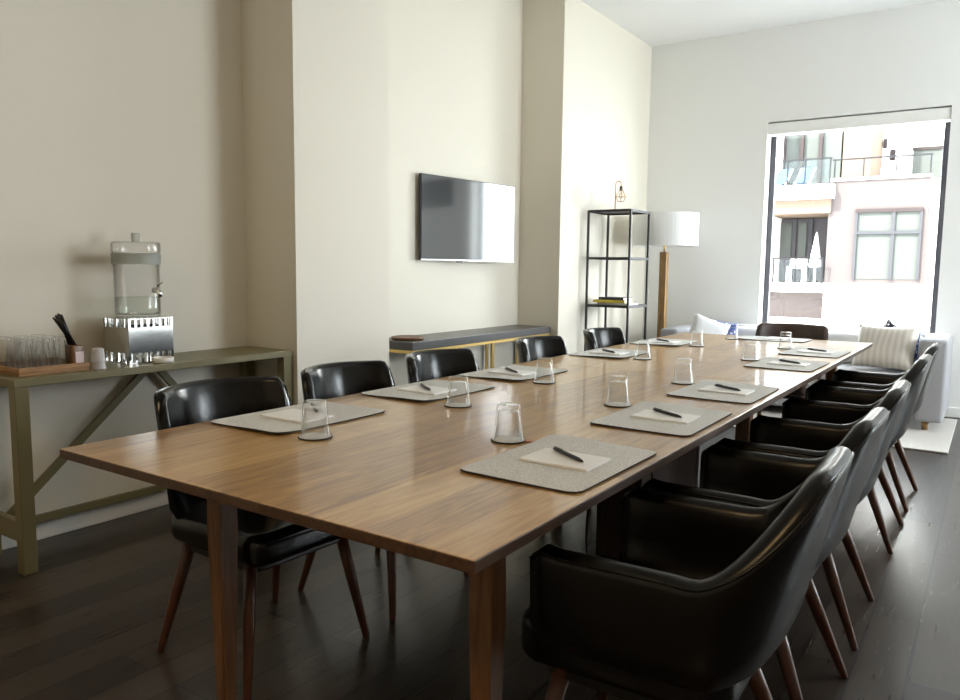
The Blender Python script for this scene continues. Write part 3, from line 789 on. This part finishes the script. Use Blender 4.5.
# floor lamp
F = thing('floor_lamp', 'floor lamp with white drum shade and golden wood column in the far left corner', 'lamp', (-2.615, 6.95, 0))
bm = bmesh.new(); box(bm, -.15, .15, -.15, .15, 0, .03, .004); link_mesh('base', bm, M['black_metal'], F)
bm = bmesh.new(); box(bm, -.034, .034, -.034, .034, .03, 1.38, .006); link_mesh('column', bm, M['lampwood'], F)
bm = bmesh.new(); tube(bm, [(0, 0, 1.38), (0, 0, 1.50)], .008, 10); link_mesh('stem', bm, M['gold'], F, smooth=True)
bm = bmesh.new(); lathe(bm, [(.300, 1.435), (.302, 1.435), (.302, 1.735), (.300, 1.735), (.2995, 1.72), (.2995, 1.45), (.300, 1.435)], 56)
link_mesh('lamp_shade', bm, M['shade'], F, smooth=False)
bm = bmesh.new(); lathe(bm, [(0, 1.72), (.299, 1.72), (.299, 1.722), (0, 1.722)], 40); link_mesh('shade_diffuser', bm, M['shade'], F)

# ------------------------------------------------------------------ rug, sofa, cushions
bm = bmesh.new(); box(bm, -2.35, -.20, 5.93, 7.35, .0005, .013, .003); tag(link_mesh('rug', bm, M['rug']), 'cream woven rug under the grey sofa', 'rug')
S = thing('sofa', 'light grey fabric sofa with square arms below the window', 'sofa', (-1.39, 7.0, .013))
def cushion_box(x0, x1, y0, y1, z0, z1, r=.03):
    bm = bmesh.new(); slab(bm, rounded_outline(x0, x1, y0, y1, r), z0, z1, r, 4, .0); return bm
def part(name, bm, m, p): return link_mesh(name, bm, m, p, smooth=True)
sxh = 1.12
part('arm', cushion_box(-sxh, -sxh+.17, -.38, .40, .07, .675, .03), M['sofa'], S)
part('arm', cushion_box(sxh-.19, sxh, -.38, .40, .07, .70, .03), M['sofa'], S)
part('backrest', cushion_box(-sxh+.17, sxh-.19, .20, .40, .07, .70, .03), M['sofa'], S)
part('seat_base', cushion_box(-sxh+.17, sxh-.19, -.34, .20, .07, .27, .02), M['sofa'], S)
for a, b in ((-sxh+.17, -.01), (-.01, sxh-.19)): part('seat_cushion', cushion_box(a+.003, b-.003, -.36, .20, .27, .43, .04), M['sofa'], S)
for a, b in ((-sxh+.17, -.01), (-.01, sxh-.19)): part('back_cushion', cushion_box(a+.003, b-.003, .05, .20, .43, .69, .04), M['white_fabric'], S)
for x in (-sxh+.09, sxh-.12):
    for y in (-.30, .32):
        bm = bmesh.new(); lathe(bm, [(0, 0), (.02, 0), (.028, .07), (0, .07)], 20, (x, y, 0)); l_ = link_mesh('foot', bm, M['lampwood'], S, smooth=True)
def pillow(w_, h_, d_, loc, rot, m, name, label):
    bm = bmesh.new(); n = 14; top = {}; bot = {}
    for i in range(n+1):
        for j in range(n+1):
            u, v = -1+2*i/n, -1+2*j/n
            e = (1-u**4)*(1-v**4); pin = 1-.07*(1-abs(u)**2)*(abs(v)**3)*1; pin2 = 1-.07*(1-abs(v)**2)*(abs(u)**3)
            x, z = u*w_/2*pin2, v*h_/2*pin; y = d_/2*max(e, 0)**.45
            top[i, j] = bm.verts.new((x, -y, z)); bot[i, j] = top[i, j] if i in (0, n) or j in (0, n) else bm.verts.new((x, y, z))
    for i in range(n):
        for j in range(n):
            bm.faces.new((top[i, j], top[i+1, j], top[i+1, j+1], top[i, j+1])); bm.faces.new((bot[i, j], bot[i, j+1], bot[i+1, j+1], bot[i+1, j]))
    o = link_mesh(name, bm, m, smooth=True, loc=loc); o.rotation_euler = rot; tag(o, label, 'cushion'); return o
pillow(.46, .36, .13, (-.70, 6.76, .625), (math.radians(-22), 0, math.radians(-12)), M['pillow_stripe'], 'cushion', 'large cream striped cushion leaning near the right arm of the sofa')
pillow(.27, .27, .08, (-.69, 6.965, .65), (math.radians(-12), math.radians(38), 0), M['pillow_dark'], 'cushion', 'black and white patterned cushion poking up before the window')
pillow(.25, .28, .08, (-.60, 6.872, .61), (math.radians(-12), 0, 0), M['pillow_blue'], 'cushion', 'blue and white patterned cushion in the right corner of the sofa')
pillow(.34, .30, .12, (-2.12, 6.77, .645), (math.radians(-15), math.radians(20), math.radians(30)), M['white_fabric'], 'cushion', 'white cushion at the left arm of the sofa, by the floor lamp')
pillow(.26, .26, .08, (-2.06, 6.965, .63), (math.radians(-12), math.radians(8), math.radians(10)), M['pillow_blue'], 'cushion', 'blue patterned cushion behind the white one at the left sofa end')

# ------------------------------------------------------------------ building across the street
BY = 20.0
bd = thing('apartment_building', 'sunlit mauve and white apartment block with balconies seen through the window', 'building', (-3, BY, -6))
def bpart(name, x0, x1, y0, y1, z0, z1, m, parent=bd, bev=0):
    o = link_mesh(name, boxbm(x0+3, x1+3, y0-BY, y1-BY, z0+6, z1+6, bev=bev), m, parent); return o
bpart('wall', -9, -4.9, BY+.6, BY+9, -6, 9, M['stucco'])
bpart('wall', -4.9, -3.2, BY+1.8, BY+9, -6, 9, M['mauve'])                         # recessed bay wall
bpart('wall', -3.48, -1.40, BY, BY+7, .95, 3.40, M['mauve'])                         # mauve block
bpart('wall', -3.48, 1.2, BY-.02, BY+7, -6, .95, M['stucco'])
bpart('wall', -1.40, 1.2, BY+.3, BY+7, .95, 3.15, M['stucco'])
bpart('terrace_cap', -3.50, -1.38, BY-.05, BY+.2, 3.36, 3.42, M['stucco'])
bpart('wall', -3.48, -2.83, BY+1.5, BY+8, 3.2, 9, M['peach'])
bpart('wall', -2.83, 2.5, BY+3.5, BY+9, 3.2, 9, M['stucco'])
bpart('wall_light', -2.80, -2.72, BY+3.35, BY+3.5, 4.55, 4.78, M['ext_dark']); bpart('wall_light', -2.62, -2.50, BY+3.3, BY+3.5, 4.22, 4.48, M['ext_dark'])
bpart('balcony_slab', -6, -3.36, BY-.3, BY+1.8, 2.95, 3.28, M['stucco'])
bpart('balcony_soffit', -6, -3.42, BY-.1, BY+1.8, 2.62, 2.95, M['peach'])
bpart('balcony_slab', -6, -3.44, BY-.3, BY+1.8, .72, .93, M['stucco'])
bpart('lower_panel', -6, -3.50, BY+.4, BY+1.8, -1.0, .72, M['mauve'])
bpart('base_wall', -6, -3.3, BY-.2, BY+.4, -6, .06, M['stucco'])
bpart('garden_wall', -2.9, .3, BY-2, BY-1.7, -6, .12, mat('cream garden wall', (.2,.19,.13), .9))
# recessed glazing, lower balcony
f = bpart('window', -5.2, -3.46, BY+1.6, BY+1.7, .95, 2.6, M['ext_glass'])
for x in (-5.0, -4.55, -4.15, -3.75): bpart('mullion', x-.05, x+.05, BY+1.52, BY+1.6, .95, 2.6, M['ext_frame'], f)
bpart('door_panel', -4.95, -4.62, BY+1.55, BY+1.6, 1.6, 2.5, M['ext_blind'], f); bpart('door_panel', -4.45, -4.25, BY+1.55, BY+1.6, 1.6, 2.5, M['ext_blind'], f)
# upper glazing
f = bpart('window', -5.6, -3.52, BY+1.5, BY+1.75, 3.3, 5.6, M['ext_blind'])
for x in (-5.35, -4.90, -4.45, -4.0): bpart('mullion', x-.045, x+.045, BY+1.38, BY+1.5, 3.3, 5.6, M['ext_dark'], f)
# window in the mauve block
f = bpart('window', -2.86, -1.52, BY-.02, BY+.02, 1.06, 2.66, M['ext_blind'])
for a in ((-2.88, -2.82, 1.06, 2.66), (-1.56, -1.50, 1.06, 2.66), (-2.12, -2.04, 1.06, 2.66), (-2.88, -1.50, 2.60, 2.68), (-2.88, -1.50, 2.10, 2.17)):
    bpart('frame_bar', a[0], a[1], BY-(.08 if a[3]-a[2] > .3 else .09), BY-.02, a[2], a[3], M['ext_frame'] if a[2] != 2.60 else M['ext_dark'], f)
f = bpart('window', -2.08, -1.42, BY+3.4, BY+3.5, 3.7, 4.46, M['ext_blind']); bpart('frame_bar', -2.1, -1.4, BY+3.35, BY+3.4, 4.42, 4.50, M['ext_dark'], f)
def rail(x0, x1, y, z0, z1, posts, glass=True):
    bm = bmesh.new(); box(bm, x0, x1, y-.02, y+.02, z1-.035, z1)
    for p in posts: box(bm, p-.015, p+.015, y-.015, y+.015, z0, z1-.035)
    for v in bm.verts: v.co += Vector((3, -BY, 6))
    link_mesh('railing', bm, M['railing'], bd)
    if glass: bpart('railing_glass', x0+.02, x1-.02, y-.005, y+.005, z0+.04, z1-.05, M['rail_glass'])
rail(-5.6, -3.42, BY-.25, 3.28, 3.90, (-5.2, -4.4, -4.0, -3.45)); rail(-5.6, -3.46, BY-.25, .93, 1.55, (-5.2, -4.62, -4.1, -3.5))
rail(-3.46, -1.38, BY+.05, 3.42, 3.88, (-3.4, -2.78, -2.1, -1.42), False)
struct('ground', boxbm(-20, 20, YW+.6, BY+10, -6.2, -6), M['street'])
def lounger(x, label):
    t = thing('deck_chair', label, 'chair', (x, BY+.35, 3.285), 0, 'deck chairs on the upper balcony')
    bm = bmesh.new(); A = [(-.15, -.1, .10), (.15, -.1, .10), (.21, .35, .52), (-.09, .35, .52)]
    vs = [bm.verts.new(p) for p in A]+[bm.verts.new((p[0], p[1]+.03, p[2]-.01)) for p in A]
    bm.faces.new(vs[:4]); bm.faces.new(vs[4:][::-1]); ring_faces(bm, vs[:4], vs[4:]); link_mesh('sling', bm, M['blue'], t)
    bm = bmesh.new()
    for sx in (-.16, .16): tube(bm, [(sx, -.15, 0), (sx+.06, .37, .5)], .018, 6); tube(bm, [(sx+.05, .35, 0), (sx, -.12, .12)], .018, 6)
    link_mesh('frame', bm, M['canvas'], t)
lounger(-4.72, 'pale blue deck chair on the upper balcony across the street, near the window frame'); lounger(-4.18, 'pale blue deck chair on the upper balcony, the one toward the mauve block')
t = thing('closed_parasol', 'closed white parasol on the lower balcony across the street', 'umbrella', (-3.82, BY+.6, .93))
bm = bmesh.new(); tube(bm, [(0, 0, 0), (0, 0, 1.2)], .025, 8); link_mesh('pole', bm, M['canvas'], t)
bm = bmesh.new(); lathe(bm, [(0, 1.28), (.03, 1.2), (.10, .75), (.15, .42), (.12, .40), (0, .42)], 12); link_mesh('canopy', bm, M['canvas'], t)
t = thing('patio_chair', 'white patio chair beside the closed parasol on the lower balcony', 'chair', (-4.22, BY+.45, .935))
link_mesh('seat', boxbm(-.2, .2, -.2, .2, .36, .40), M['canvas'], t); link_mesh('backrest', boxbm(-.2, .2, .18, .22, .42, .62), M['canvas'], t)
for a in (-.18, .18):
    for b in (-.18, .18): link_mesh('leg', boxbm(a-.02, a+.02, b-.02, b+.02, 0, .36), M['canvas'], t)
